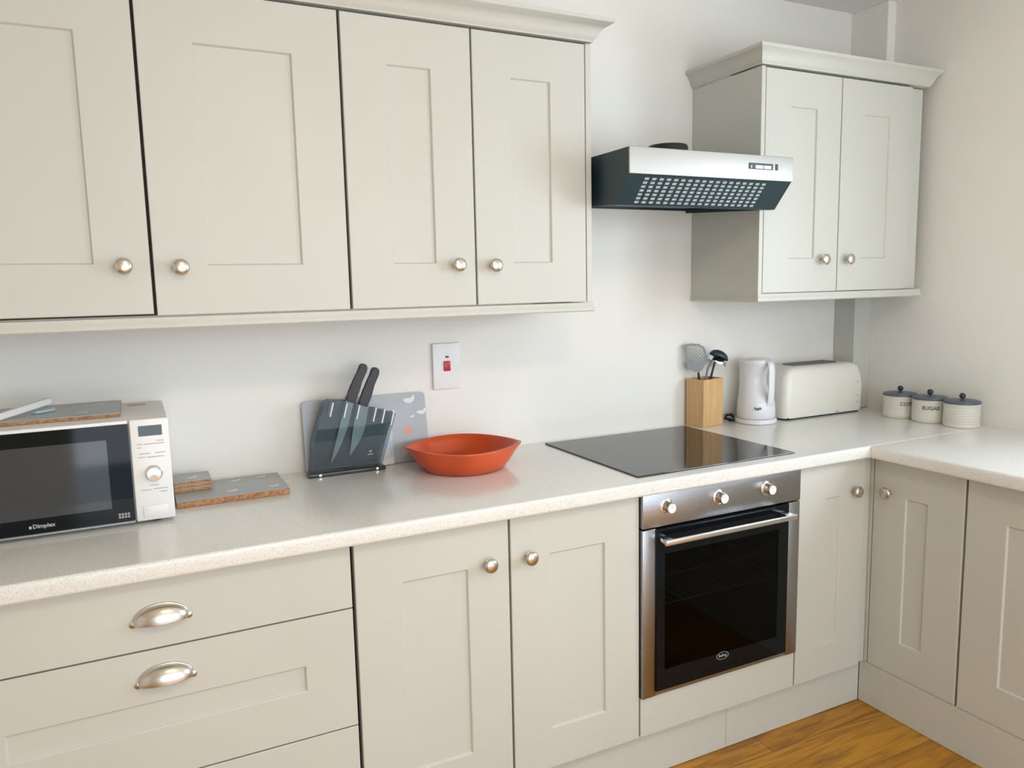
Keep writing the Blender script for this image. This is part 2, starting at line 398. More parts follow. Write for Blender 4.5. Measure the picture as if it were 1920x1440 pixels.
tag(link('cornice', bm, PAINT, smooth=40), 'long stone-grey cornice moulding along the top of the left wall cabinets', 'moulding')
RAIL = [(-.018, 0), (.001, 0), (.004, .003), (.004, .010), (.001, .014), (0, .026), (-.018, .026)]
bm = B(); sweep(bm, [(-1.75, UY-.001), (.010, UY-.001), (.010, -.001)], [(o, 1.3645+z) for o, z in RAIL])
tag(link('light_rail', bm, PAINT, smooth=40), 'long stone-grey light rail along the underside of the left wall cabinets', 'moulding')
# --- wall cabinet, right
RZ0, RZ1 = 1.4015, 2.124
c = thing('wall_cabinet', 'stone-grey two-door wall cabinet in the corner, right of the cooker hood, above kettle and toaster', 'cabinet', (1.06, 0, RZ0), group='stone-grey wall cabinets')
carcass(c, .6725, 1.378, -.3185, -.001, RZ0, 2.127)
bm = B(); box(bm, .6545, .6715, -.340, -.001, RZ0-.004, 2.127, .001, 1); link('end_panel', bm, PAINT, c)
door(c, 'y', .674, 1.0215-.002, RZ0, RZ1, UY, (.943, 1.511))
door(c, 'y', 1.0215+.002, 1.3795, RZ0, RZ1, UY, (1.064, 1.511))
bm = B(); box(bm, 1.3835, 1.462, -.320, -.302, RZ0, 2.127, .001, 1); link('filler_strip', bm, PAINT, c)
bm = B(); sweep(bm, [(.6535, -.001), (.6535, -.341), (1.462, -.341), (1.462, -.19)], [(o, 2.131+z) for o, z in [(0, 0), (.004, 0), (.006, .006), (.010, .010), (.013, .018), (.018, .029), (.024, .038), (.030, .0435), (.033, .046), (.034, .056), (0, .056)]])
box(bm, .6537, 1.4618, -.3408, -.19, 2.131, 2.14)
link('cornice', bm, PAINT, c, smooth=40)
bm = B(); sweep(bm, [(.6535, -.001), (.6535, -.342), (1.464, -.342), (1.464, -.25)], [(o, 1.3725+z) for o, z in RAIL])
link('light_rail', bm, PAINT, c, smooth=40)

# --- base units, back run
DY = -.588; BZ0, BZ1 = .1505, .8640
c = thing('drawer_base_cabinet', 'stone-grey base cabinet of wide drawers with cup handles, below the microwave', 'cabinet', (-1.21, 0, 0))
carcass(c, -1.612, -.807, DY+.0215, -.02, .15, .868)
for z0, z1, slab in ((.7155, BZ1, True), (.4265, .7120, False), (BZ0, .4230, False)):
    bm = B(); shaker(bm, facing_y(-1.611, DY+.02, z0), 1.611-.8085, z1-z0, slab=slab)
    d = link('drawer', bm, PAINT, c, smooth=20)
    cup(d, facing_y(-1.208, DY, {True: .7735}.get(slab, z1-.070)))
c = thing('base_cabinet', 'stone-grey two-door base cabinet between the drawers and the oven', 'cabinet', (-.4, 0, 0))
carcass(c, -.8015, -.004, DY+.0215, -.02, .15, .868)
door(c, 'y', -.804+.004, -.4022-.003, BZ0, BZ1, DY, (-.464, .757))
door(c, 'y', -.4022+.003, -.0035, BZ0, BZ1, DY, (-.350, .755))
c = thing('oven_housing', 'stone-grey housing with a plain strip under the built-in oven', 'cabinet', (.3, 0, 0))
bm = B()
for x0, x1 in ((-.0025, .0), (.5945, .5975)): box(bm, x0, x1, DY+.0215, -.02, .15, .868)
box(bm, .0, .5945, DY+.0215, -.02, .15, .168); link('carcass', bm, GAPSHADE, c, smooth=0)
bm = B(); box(bm, .0015, .5965, DY, DY+.018, BZ0, .2665, .0012, 1); link('filler_panel', bm, PAINT, c)
c = thing('base_cabinet', 'narrow single-door stone-grey base cabinet between the oven and the corner', 'cabinet', (.75, 0, 0))
carcass(c, .6005, .8955, DY+.0215, -.02, .15, .868)
door(c, 'y', .6025, .8965, BZ0, BZ1, DY, (.842, .760))
bm = B(); box(bm, .9045, .9325, -.578, -.5605, .1505, .868, .001, 1)
box(bm, .9345, .9495, -.590, -.5605, .1505, .868, .001, 1)
tag(link('corner_post', bm, PAINT), 'slim stone-grey corner post where the two base runs meet', 'post')
# --- base units, right run
DX = .9331
c = thing('base_cabinet', 'narrow stone-grey base cabinet of the right-hand run, first after the corner', 'cabinet', (1.2, -.75, 0))
bm = B(); box(bm, DX+.0215, 1.48, -.906, -.888, .15, .868); box(bm, DX+.0215, 1.48, -.610, -.592, .15, .868); box(bm, DX+.0215, 1.48, -.888, -.61, .15, .168); link('carcass', bm, GAPSHADE, c, smooth=0)
door(c, 'x', -.5935, -.9045+.004, BZ0, BZ1, DX, (-.652, .757), fr=.115)
c = thing('base_cabinet', 'stone-grey base cabinet at the right edge of the view, under the right-hand worktop', 'cabinet', (1.2, -1.2, 0))
bm = B(); box(bm, DX+.0215, 1.48, -1.506, -1.488, .15, .868); box(bm, DX+.0215, 1.48, -.927, -.909, .15, .868); box(bm, DX+.0215, 1.48, -1.488, -.927, .15, .168); link('carcass', bm, GAPSHADE, c, smooth=0)
door(c, 'x', -.9045-.004, -1.5045, BZ0, BZ1, DX, (-1.445, .757), fr=.115)
c = thing('base_cabinet', 'stone-grey base cabinet under the window end of the right-hand worktop', 'cabinet', (1.2, -1.9, 0))
bm = B(); box(bm, DX+.0215, 1.48, -2.306, -2.288, .15, .868); box(bm, DX+.0215, 1.48, -1.528, -1.510, .15, .868); box(bm, DX+.0215, 1.48, -2.288, -1.528, .15, .168); link('carcass', bm, GAPSHADE, c, smooth=0)
door(c, 'x', -1.5085, -1.905, BZ0, BZ1, DX, (-1.845, .757)); door(c, 'x', -1.909, -2.3055, BZ0, BZ1, DX, (-1.969, .757))
# plinths
bm = B(); box(bm, -1.75, .345, -.560, -.542, .001, .1485, .001, 1); box(bm, .346, .9345, -.560, -.542, .001, .1485, .001, 1)
tag(link('plinth', bm, PAINT), 'long stone-grey kickboard under the oven and back-wall base units', 'plinth')
bm = B(); box(bm, .9355, .9535, -2.31, -.5605, .001, .1485, .001, 1)
tag(link('plinth', bm, PAINT), 'stone-grey kickboard under the right-hand base units', 'plinth')
# worktops
def worktop(x0, x1, y0, y1, front, label):
    bm = B(); z0, z1 = .870, .910
    r = .008; arc = [(r - r*math.sin(a), z1 - r + r*math.cos(a)) for a in [i*math.pi/2/5 for i in range(6)]]  # from top to the nose
    nose = [(f, z) for f, z in arc] + [(r - r*math.cos(a), z0 + r - r*math.sin(a)) for a in [i*math.pi/2/5 for i in range(6)]]
    if front == 'y': prof = [(y0+f, z) for f, z in nose] + [(y1, z0), (y1, z1)]; P = lambda u, p: (u, p[0], p[1]); lo, hi = x0, x1
    else: prof = [(x0+f, z) for f, z in nose] + [(x1, z0), (x1, z1)]; P = lambda u, p: (p[0], u, p[1]); lo, hi = y0, y1
    A = [bm.verts.new(P(lo, p)) for p in prof]; C = [bm.verts.new(P(hi, p)) for p in prof]; n = len(prof)
    for i in range(n): bm.faces.new((A[i], A[(i+1) % n], C[(i+1) % n], C[i]))
    bm.faces.new(A); bm.faces.new(C[::-1])
    return tag(link('worktop', bm, TOP, smooth=40), label, 'worktop')
worktop(-1.75, 1.4995, -.6215, -.0005, 'y', 'speckled white worktop along the back wall, with the hob set in it')
worktop(.8735, 1.4995, -2.31, -.6225, 'x', 'speckled white worktop of the right-hand run, joined at the corner')

# ------------------------------------------------------------------ hob
c = thing('induction_hob', 'black glass four-zone hob set in the back-wall worktop', 'hob', (.3, -.3, .91))
hx0, hx1, hy0, hy1 = .004, .594, -.573, -.040
bm = B(); box(bm, hx0, hx1, hy0, hy1, .9105, .9150, .0012, 2); link('glass_top', bm, HOBGLASS, c, smooth=0)
# ------------------------------------------------------------------ oven
c = thing('built_in_oven', 'stainless steel and black glass built-in oven under the hob', 'oven', (.296, -.3, .268))
OY = -.600
bm = B(); box(bm, .001, .5935, OY, -.565, .7705, .8665, .0015, 2); cp = link('control_panel', bm, STEEL, c)
for kx, ang in ((.080, 0), (.268, 0), (.452, 0)):
    bm = B(); M = facing_y(kx, OY, .826)
    lathe(bm, [(.0001, 0), (.0215, 0), (.0215, .002), (.0165, .0035), (.0158, .016), (.0158, .024), (.0150, .026), (.0001, .026)], M, 32, cap=False)
    k = link('control_knob', bm, CHROME, c, smooth=40)
    bm = B(); lathe(bm, [(.0001, .0262), (.0135, .0262), (.0135, .0268), (.0001, .0268)], M, 28, cap=False); box(bm, kx-.0008, kx+.0008, OY-.028, OY-.026, .826, .839)
    link('knob_cap', bm, WHITEPL, k)
    bm = B()
    for i in range(9):
        a = math.radians(-140 + 35*i); rr = .030
        box(bm, kx+rr*math.sin(a)-.0007, kx+rr*math.sin(a)+.0007, OY-.0003, OY+.0002, .826+rr*math.cos(a)-.0018, .826+rr*math.cos(a)+.0018)
    link('dial_marks', bm, GREYPRINT, cp, smooth=0)
# body cavity behind the door
bm = B(); t = .01
box(bm, .02, .03, -.570, -.07, .30, .765); box(bm, .565, .575, -.570, -.07, .30, .765); box(bm, .03, .565, -.570, -.07, .30, .31)
box(bm, .03, .565, -.570, -.07, .755, .765); box(bm, .03, .565, -.08, -.07, .31, .755)
for i in range(5):
    z = .40 + i*.06
    for x in (.031, .560): box(bm, x, x+.004, -.56, -.10, z, z+.006)
link('oven_cavity', bm, CAVITY, c, smooth=0)
for z in (.602, .515):
    bm = B()
    tube(bm, [(.04, -.55, z), (.555, -.55, z), (.555, -.12, z), (.04, -.12, z)], .0028, 8, closed=True)
    for i in range(1, 18): x = .04 + .515*i/18; tube(bm, [(x, -.55, z), (x, -.12, z)], .0013, 6)
    link('wire_rack', bm, RACK, c)
dz0, dz1 = .285, .7655
bm = B(); box(bm, .001, .0455, OY+.001, -.5715, dz0-.014, dz1, .0015, 2); box(bm, .5455, .5935, OY+.001, -.5715, dz0-.014, dz1, .0015, 2); box(bm, .0455, .5455, OY+.003, -.5715, dz0-.014, dz0-.001, .001, 1)
dr = link('door_frame', bm, STEEL, c)
bm = B()  # black glass with a clear viewing window
gx0, gx1 = .0460, .5450; vx0, vx1, vz0, vz1 = .075, .505, .345, .690
box(bm, gx0, vx0, OY-.002, OY+.004, dz0, dz1); box(bm, vx1, gx1, OY-.002, OY+.004, dz0, dz1); box(bm, vx0, vx1, OY-.002, OY+.004, dz0, vz0); box(bm, vx0, vx1, OY-.002, OY+.004, vz1, dz1)
link('door_glass', bm, BGLASS, c, smooth=0)
bm = B(); box(bm, vx0, vx1, OY-.002, OY+.002, vz0, vz1); link('viewing_window', bm, OVENGLASS, c, smooth=0)
bm = B()
box(bm, .046, .536, OY-.046, OY-.036, .728, .744, .003, 3)
for x in (.052, .506): box(bm, x, x+.028, OY-.040, OY-.002, .730, .742, .002, 2)
link('door_handle', bm, HANDLE, c)
bm = B(); lathe(bm, [(.0215, 0), (.0232, 0), (.0232, .0003), (.0215, .0003), (.0215, 0)], facing_y(.289, OY-.0021, .336) @ Matrix.Diagonal((1, .5, 1, 1)), 40, cap=False)
lg = link('badge', bm, LIGHTPRINT, c)
text('badge_lettering', 'Belling', .0115, facing_y(.289, OY-.0022, .3365), LIGHTPRINT, lg)

# ------------------------------------------------------------------ cooker hood
c = thing('cooker_hood', 'stainless steel visor cooker hood with dark sides on the back wall above the hob', 'cooker hood', (.328, 0, 1.665))
X0, X1 = .028, .630; TOPZ = 1.8125
SIDE = [(-.001, 1.692), (-.430, 1.664), (-.4965, 1.741), (-.4965, TOPZ), (-.001, TOPZ)]
for x in (X0, X1-.004):
    bm = B(); M = Matrix(((0, 0, 1, x), (1, 0, 0, 0), (0, 1, 0, 0), (0, 0, 0, 1)))
    prism(bm, SIDE, M, .004); link('side_panel', bm, DARKPL, c, smooth=0)
bm = B(); box(bm, X0+.0045, X1-.0045, -.49, -.001, TOPZ-.003, TOPZ); box(bm, X0+.0045, X1-.0045, -.004, -.001, 1.70, TOPZ-.003)
link('top_panel', bm, DARKPL, c, smooth=0)
bm = B(); box(bm, X0-.001, X1+.001, -.503, -.497, 1.741, TOPZ+.001, .002, 3); box(bm, X0, X1, -.497, -.455, TOPZ-.002, TOPZ+.001, .001, 1)
fp = link('front_panel', bm, HOODSTEEL, c)
# sloping underside with the slotted grease filter
U0 = Vector((0, -.430, 1.664)); U1 = Vector((0, -.4955, 1.7405)); dv = (U1-U0); L = dv.length; dv.normalize(); nrm = Vector((0, -dv.z, dv.y))
MU = Matrix(((1, 0, 0, 0), (0, dv.y, nrm.y, U0.y), (0, dv.z, nrm.z, U0.z), (0, 0, 0, 1)))
bm = B(); prism(bm, [(X0+.0045, 0), (X1-.0045, 0), (X1-.0045, L), (X0+.0045, L)], MU @ Matrix.Translation((0, 0, -.004)), .004)
prism(bm, [(X0+.0045, -.0), (X1-.0045, 0), (X1-.0045, -.02), (X0+.0045, -.02)], Matrix(((1, 0, 0, 0), (0, -1, 0, -.43), (0, 0, 1, 1.664), (0, 0, 0, 1))), .003)
box(bm, X0+.0045, X1-.0045, -.41, -.004, 1.706, 1.709)
ud = link('underside', bm, DARKPL, c, smooth=0)
bm = B()
cols, rows = 18, 7
fx_0, fx_1 = .088, .545
for i in range(cols):
    for j in range(rows):
        x = fx_0 + (fx_1-fx_0)*i/cols; y = .012 + (L-.024)*j/(rows-1)
        prism(bm, [(x, y-.0036), (x+.0140, y-.0036), (x+.0140, y+.0036), (x, y+.0036)], MU, .0008)
link('grease_filter', bm, HOLES, c, smooth=0)
bm = B(); lathe(bm, [(.062, 0), (.064, 0), (.064, .054), (.060, .060), (.056, .060), (.056, 0)], Matrix.Translation((.350, -.25, TOPZ+.0005)), 40, cap=False); link('duct_spigot', bm, BLACKPL, c)
bm = B(); box(bm, .452, .547, -.5045, -.5025, 1.772, 1.790, .0006, 1); sw = link('switch_panel', bm, DARKPL, c)
bm = B()
box(bm, .4585, .462, -.5058, -.5045, 1.7745, 1.7825, .0004, 1)
box(bm, .476, .506, -.5058, -.5045, 1.7738, 1.7835, .0004, 1); box(bm, .509, .538, -.5058, -.5045, 1.7738, 1.7835, .0004, 1)
link('slider', bm, WHITEPL, sw)
bm = B(); box(bm, .557, .567, -.5045, -.5025, 1.772, 1.790, .0006, 1); link('light_switch', bm, BLACKPL, c)

# ------------------------------------------------------------------ cooker switch on the wall
c = thing('cooker_switch', 'white double cooker switch plate with a red rocker on the back wall', 'switch', (-.33, 0, 1.12))
bm = B(); box(bm, -.376, -.284, -.010, -.0008, 1.122, 1.269, .003, 3); link('switch_plate', bm, WHITEPL, c)
bm = B(); box(bm, -.340, -.318, -.0150, -.0100, 1.180, 1.212, .0015, 2); link('rocker', bm, REDPL, c)
bm = B(); box(bm, -.3335, -.3225, -.0115, -.0100, 1.222, 1.228, .0004, 1); link('neon_indicator', bm, DARKLED, c)

# ------------------------------------------------------------------ microwave
c = thing('microwave', 'white microwave with a black glass door, standing on the worktop at the left', 'microwave', (-1.4, -.18, .91))
mx0, mx1, my0, my1, mz0, mz1 = -1.625, -1.158, -.322, -.012, .920, 1.158
bm = B(); box(bm, mx0, mx1, my0, my1, mz0, mz1, .003, 2); body = link('body', bm, MWTOP, c)
bm = B(); box(bm, -1.2395, mx1+.001, -.336, my0-.0005, mz0-.001, mz1+.0005, .003, 3); fpn = link('control_panel', bm, WHITEPL, c)
bm = B(); box(bm, mx0, -1.2415, -.333, my0-.0005, mz0-.001, mz1+.0005, .003, 2); dd = link('door', bm, WHITEPL, c)
wx0, wx1, wz_0, wz_1 = -1.585, -1.288, .958, 1.118
bm = B(); y0_, y1_ = -.3360, -.3335
zb, zt = mz0+.004, mz1-.007
box(bm, mx0+.004, wx0, y0_, y1_, zb, zt); box(bm, wx1, -1.2420, y0_, y1_, zb, zt); box(bm, wx0, wx1, y0_, y1_, zb, wz_0); box(bm, wx0, wx1, y0_, y1_, wz_1, zt)
link('door_glass', bm, BGLASS, dd, smooth=0)
bm = B(); box(bm, wx0, wx1, y0_+.0004, y1_, wz_0, wz_1); link('door_window', bm, mat('microwave_mesh_window', (0.045, 0.048, 0.052), 0.06), dd, smooth=0)
bm = B(); box(bm, mx0, -1.243, -.3365, -.3335, mz0-.001, mz0+.0030, .0005, 1); link('lower_trim', bm, STEEL, dd)
Yp = -.3362
bm = B(); box(bm, -1.2215, -1.172, Yp-.0010, Yp+.0002, 1.119, 1.143, .0004, 1); ds = link('display', bm, LCD, fpn)
PG = mat('pale_grey_print', (0.50, 0.48, 0.45), 0.6)
for i, (x0_, x1_, z_) in enumerate(((-1.2265, -1.2150, 1.1005), (-1.186, -1.170, 1.1065), (-1.212, -1.1690, 1.1000), (-1.2265, -1.2180, 1.0925), (-1.2235, -1.2010, 1.0780), (-1.190, -1.1680, 1.0780), (-1.226, -1.2110, 1.0700), (-1.208, -1.172, 1.0690), (-1.206, -1.187, 1.0020), (-1.226, -1.204, .9920), (-1.199, -1.168, .9930), (-1.186, -1.170, .9850))):
    bm = B(); box(bm, x0_, x1_, Yp-.0004, Yp+.0001, z_-.0011, z_+.0011); link('panel_print', bm, PG, fpn, smooth=0)
bm = B(); lathe(bm, [(.0001, 0), (.0185, 0), (.0190, .002), (.0165, .004), (.0160, .013), (.0145, .0150), (.0001, .0155)], facing_y(-1.196, -.336, 1.030), 32, cap=False); link('dial', bm, CHROME, c, smooth=40)
bm = B(); box(bm, -1.2240, -1.1705, Yp-.0018, Yp+.0002, .927, .954, .0012, 2); link('door_button', bm, WHITEPL, c)
text('maker_lettering', 'Dimplex', .0125, facing_y(-1.424, -.3361, .9405), LIGHTPRINT, dd, bold=.0003)
bm = B(); box(bm, -1.4525, -1.4475, -.3364, -.3360, .9365, .9425); link('maker_mark', bm, LIGHTPRINT, dd, smooth=0)
bm = B()
for i in range(4):
    for j in range(2): box(bm, -1.2760+i*.0062, -1.2715+i*.0062, -.3364, -.3360, .9330+j*.0066, .9380+j*.0066)
link('power_rating_print', bm, GREYPRINT, dd, smooth=0)
for fx in (mx0+.03, mx1-.04):
    for fy in (-.30, -.04):
        bm = B(); lathe(bm, [(.0001, .0), (.011, .0), (.012, .0095), (.0001, .0095)], Matrix.Translation((fx, fy, .9105)), 16, cap=False); link('foot', bm, BLACKPL, c)
bm = B(); box(bm, -1.243, -1.198, -.088, -.050, 1.1582, 1.1586); lab = link('warning_sticker', bm, mat('sticker_cream', (.66, .58, .50), .6), c, smooth=0)
bm = B()
for i in range(3): box(bm, -1.239+i*.004, -1.206+i*.002, -.083+i*.011, -.079+i*.011, 1.1586, 1.1589)
link('sticker_print', bm, PINKPRINT, lab, smooth=0)

# ------------------------------------------------------------------ cork-backed mats
def placemat(name, label, cat, x0, x1, y0, y1, z, t, motifs, rz=0, group=None, fr=.88):
    cx_, cy_ = (x0+x1)/2, (y0+y1)/2
    r = thing(name, label, cat, (cx_, cy_, z), rz, group)
    hx, hy = (x1-x0)/2, (y1-y0)/2
    bm = B(); box(bm, -hx, hx, -hy, hy, 0, t*fr, .0012, 1); link('cork_base', bm, CORK, r, local=True)
    bm = B(); box(bm, -hx, hx, -hy, hy, t*fr+.0001, t, .0012, 2); top = link('printed_top', bm, MATG, r, local=True)
    for mx, my in motifs:
        bm = B(); bird(bm, Matrix.Translation((mx, my, t)), .012); link('bird_print', bm, MOTW, top, local=True, smooth=0)
    return r
def bird(bm, M, s):
    pts = [(-1.3, .15), (-.6, -.45), (.3, -.55), (.9, -.2), (1.15, .45), (1.0, .95), (.75, .9), (.55, .5), (.1, .38), (-.5, .42)]
    prism(bm, [(x*s, y*s) for x, y in pts], M, .0003)
placemat('placemat', 'grey printed cork-backed placemat lying on top of the microwave', 'placemat', -1.56, -1.256, -.262, -.020, 1.1586, .009, [(-.06, .05), (.07, -.06), (.1, .07)])
placemat('placemat', 'thick grey printed placemat with brown cork edge on the worktop, right of the microwave', 'placemat', -1.150, -.874, -.236, -.042, .9105, .0170, [(.09, .07), (.105, -.055), (.0, -.05), (.02, .06)])
for i in range(3):
    placemat('coaster', ['bottom', 'middle', 'top'][i] + ' cork-backed grey coaster of the small pile on the placemats beside the microwave', 'coaster', -1.150, -1.058, -.142, -.045, .9277+i*.0096, .0094, [(.0, -.01)] if i == 2 else [], group='pile of coasters', fr=.88 if i == 2 else .96)
# white peeler-like utensil lying on the microwave mat
c = thing('bag_clip', 'slim white plastic clip with a pale blue end, lying on the placemat on the microwave', 'clip', (-1.47, -.18, 1.168), math.radians(52))
bm = B(); prism(bm, [(-.100, -.006), (-.09, -.009), (.085, -.013), (.098, -.008), (.100, .006), (.088, .011), (-.09, .004)], Matrix.Translation((0, 0, .006)) @ Matrix.Rotation(math.radians(-6), 4, 'Y'), .014, .003); link('upper_arm', bm, WHITEPL, c, local=True)
bm = B(); prism(bm, [(.030, -.022), (.060, -.028), (.084, -.026), (.084, -.010), (.03, -.010)], Matrix.Translation((0, 0, .0006)), .005, .001); link('lower_arm', bm, CLEARG, c, local=True)

# ------------------------------------------------------------------ boards leaning on the wall
def leaning(bm, x0, x1, h, t, foot, top_y, z=.9105):
    """slab with its foot at y=foot and its back top edge at y=top_y"""
    a = math.asin(min(.9, (top_y-foot)/h))
    M = Matrix.Translation((x0, foot, z)) @ Matrix.Rotation(-a, 4, 'X')
    return M, a
h = .212
a = math.asin(.030/h)
M = Matrix.Translation((0, -.044, .9105)) @ Matrix.Rotation(-a, 4, 'X') @ Matrix.Rotation(math.radians(90), 4, 'X')
M = M @ Matrix.Translation((0, 0, -.006))
c = thing('chopping_board', 'wide grey glass chopping board with white birds, leaning on the wall behind the knife block', 'chopping board', (-.6, -.04, .91))
def rrect(x0, x1, y0, y1, r, n=5):
    p = []
    for cx, cy, a0 in ((x1-r, y0+r, -90), (x1-r, y1-r, 0), (x0+r, y1-r, 90), (x0+r, y0+r, 180)):
        for i in range(n+1): q = math.radians(a0+90*i/n); p.append((cx+r*math.cos(q), cy+r*math.sin(q)))
    return p
bm = B(); prism(bm, rrect(-.790, -.410, .001, h, .012), M, .006); bd = link('board', bm, BOARDG, c)
for bx_, by_, s in ((-.462, .190, .016), (-.530, .150, .016), (-.425, .150, .013), (-.456, .139, .006)):
    bm = B(); bird(bm, M @ Matrix.Translation((bx_, by_, .0061)), s); link('bird_print', bm, MOTW, bd, smooth=0)
bm = B(); prism(bm, rrect(-.486, -.462, .085, .109, .003), M @ Matrix.Translation((0, 0, .0061)), .0003); link('orange_motif', bm, MOTO, bd, smooth=0)
bm = B(); M2 = Matrix.Translation((0, -.0525, .9105)) @ Matrix.Rotation(-math.asin(.018/.13), 4, 'X') @ Matrix.Rotation(math.radians(90), 4, 'X')
prism(bm, rrect(-.640, -.528, .001, .125, .006), M2, .0035)
tag(link('trivet_board', bm, PALEB), 'small pale floral board standing between the knife block and the grey chopping board', 'board')

# ------------------------------------------------------------------ knife block and knives
KY = -.092                                  # front plate
FP = [(-.787, .9225), (-.577, .9225), (-.577, .93), (-.530, 1.074), (-.602, 1.098), (-.668, 1.122), (-.727, 1.131), (-.738, 1.126), (-.775, 1.02)]
MK = lambda y: Matrix(((1, 0, 0, 0), (0, 0, 1, y), (0, 1, 0, 0), (0, 0, 0, 1)))
c = thing('knife_block', 'smoked acrylic slanted knife block on the worktop against the wall', 'knife block', (-.68, -.075, .91))
bm = B(); box(bm, -.797, -.570, -.102, -.058, .9105, .9215, .002, 2); link('base_plate', bm, mat('smoked_base', (.035, .04, .042), .15), c)
bm = B(); prism(bm, FP, MK(KY-.003), .003); link('front_plate', bm, SMOKE, c, smooth=0)
bm = B(); prism(bm, FP, MK(-.066), .003); link('back_plate', bm, mat('dark_smoked_plate', (.095, .11, .115), .2), c, smooth=0)
for i, (x, z) in enumerate(((-.722, 1.104), (-.682, 1.098), (-.645, 1.090), (-.596, 1.078), (-.570, 1.071), (-.543, 1.062))):  # divider strips, coloured pale to paint the glints along the slot edges
    bm = B(); q = (.0075, .020); prism(bm, [(x-.006, z-.021), (x-.0025, z-.022), (x+.0085, z+.018), (x+.0045, z+.019)], MK(KY-.0045), .0012)
    prism(bm, [(x-.006, z-.021), (x-.0035, z-.022), (x+.0075, z+.018), (x+.0050, z+.019)], MK(KY+.0002), .0222)
    link('slot_glint_divider', bm, mat('slot_glint_acrylic', (.66, .70, .72), .25) if i == 0 else bpy.data.materials['slot_glint_acrylic'], c, smooth=0)
for x in (-.764, -.596):
    bm = B(); lathe(bm, [(.0001, 0), (.004, 0), (.004, .0015), (.0001, .002)], facing_y(x, -.1022, .916), 14, cap=False); link('screw', bm, CHROME, c)
bm = B(); bird(bm, facing_y(-.613, KY-.0031, .9685), .004); box(bm, -.622, -.604, KY-.0035, KY-.003, .9595, .9615); link('maker_mark', bm, LIGHTPRINT, c, smooth=0)
def knife(label, top, collar, tip, wide, y):
    t = thing('kitchen_knife', label, 'knife', (tip[0], y, tip[1]), group='black-handled knives in the block')
    T, Cc, E = Vector(top), Vector(collar), Vector(tip)
    d = (T-Cc).normalized(); n = Vector((d.y, -d.x))
    b = (E-Cc); bl = b.length; bd_ = b.normalized(); bn = Vector((-bd_.y, bd_.x))
    if bn.dot(n) < 0: bn = -bn
    bm = B()
    P = lambda s, o: tuple(Cc + bd_*s + bn*o)
    pts = [P(0, -wide*.5), P(0, wide*.5)] + [P(bl*f, wide*(.5 - (.5+.42)*max(0, (f-.35)/.65)**1.8)) for f in (.2, .4, .55, .7, .82, .92)] + [P(bl, -wide*.42), P(bl*.9, -wide*.45)]
    prism(bm, pts, MK(y-.0008), .0016)
    link('blade', bm, mat('blade_steel', (.60, .62, .60), .45, .3) if 'blade_steel' not in bpy.data.materials else bpy.data.materials['blade_steel'], t, smooth=0)
    bm = B(); L_ = (T-Cc).length; Q = lambda s, o: tuple(Cc + d*s + n*o)
    hw = .0125
    pts = [Q(-.004, -.016), Q(-.004, .016), Q(.018, .0145), Q(.04, .0105), Q(L_*.55, .0115), Q(L_*.85, .0135), Q(L_*.97, .0125), Q(L_, .006), Q(L_, -.006), Q(L_*.96, -.0125), Q(L_*.7, -.0115), Q(.04, -.0105), Q(.018, -.0140)]
    prism(bm, pts, MK(y-.008), .016, .0035)
    link('handle', bm, BLACKPL, t, smooth=50)
    return t
knife('black-handled slim carving knife, left one standing in the acrylic block', (-.615, 1.227), (-.662, 1.122), (-.719, .936), .024, -.079)
knife('black-handled broad chef knife, right one standing in the acrylic block', (-.580, 1.214), (-.625, 1.107), (-.657, .955), .036, -.079)

# ------------------------------------------------------------------ terracotta dish
c = thing('oven_dish', 'orange-red terracotta oval dish with pointed ends on the worktop', 'dish', (-.360, -.200, .9105), math.radians(-19))
bm = B(); A_, Bq = .173, .160
def lens(a, b, k, n=48):
    p = []
    for i in range(n):
        u = i/(n/2)
        s = 1
        if u >= 1: u -= 1; s = -1
        th = math.pi*u
        x = a*math.cos(th); e = math.sin(th)
        y = s*b*(k*e + (1-k)*(1-math.cos(th)**2))
        p.append(((x if s > 0 else -x), y))
    return p
levels = [(.112, .112, 1, 0), (.120, .119, 1, .002), (.141, .138, .9, .027), (.160, .153, .6, .053), (.1705, .160, .35, .064), (.1745, .1630, .28, .0680), (.1740, .1625, .28, .0710), (.166, .1555, .28, .0715), (.162, .152, .35, .069), (.149, .142, .6, .053), (.129, .126, .9, .027), (.116, .114, 1, .011), (.100, .100, 1, .007)]
rings = [[bm.verts.new((x, y, z)) for x, y in lens(a, b, k)] for a, b, k, z in levels]
for p, q in zip(rings, rings[1:]):
    for i in range(len(p)): bm.faces.new((p[i], p[(i+1) % len(p)], q[(i+1) % len(q)], q[i]))
bm.faces.new(rings[0][::-1]); bm.faces.new(rings[-1])
link('dish_body', bm, TERRA, c, local=True, smooth=60)

# ------------------------------------------------------------------ utensil holder with utensils
UA = math.radians(11)
c = thing('utensil_holder', 'square bamboo utensil holder on the worktop behind the hob', 'utensil holder', (.686, -.045, .9155-.005), UA)
# kept square; walls open at the top
bm = B(); s_, t_, hh = .0565, .007, .176; sy_ = .040
box(bm, -s_, s_, -sy_, -sy_+t_, 0, hh, .0008, 1); box(bm, -s_, s_, sy_-t_, sy_, 0, hh, .0008, 1); box(bm, -s_, -s_+t_, -sy_+t_, sy_-t_, 0, hh); box(bm, s_-t_, s_, -sy_+t_, sy_-t_, 0, hh); box(bm, -s_+t_, s_-t_, -sy_+t_, sy_-t_, 0, .008)
link('holder_box', bm, BAMBOO, c, local=True)
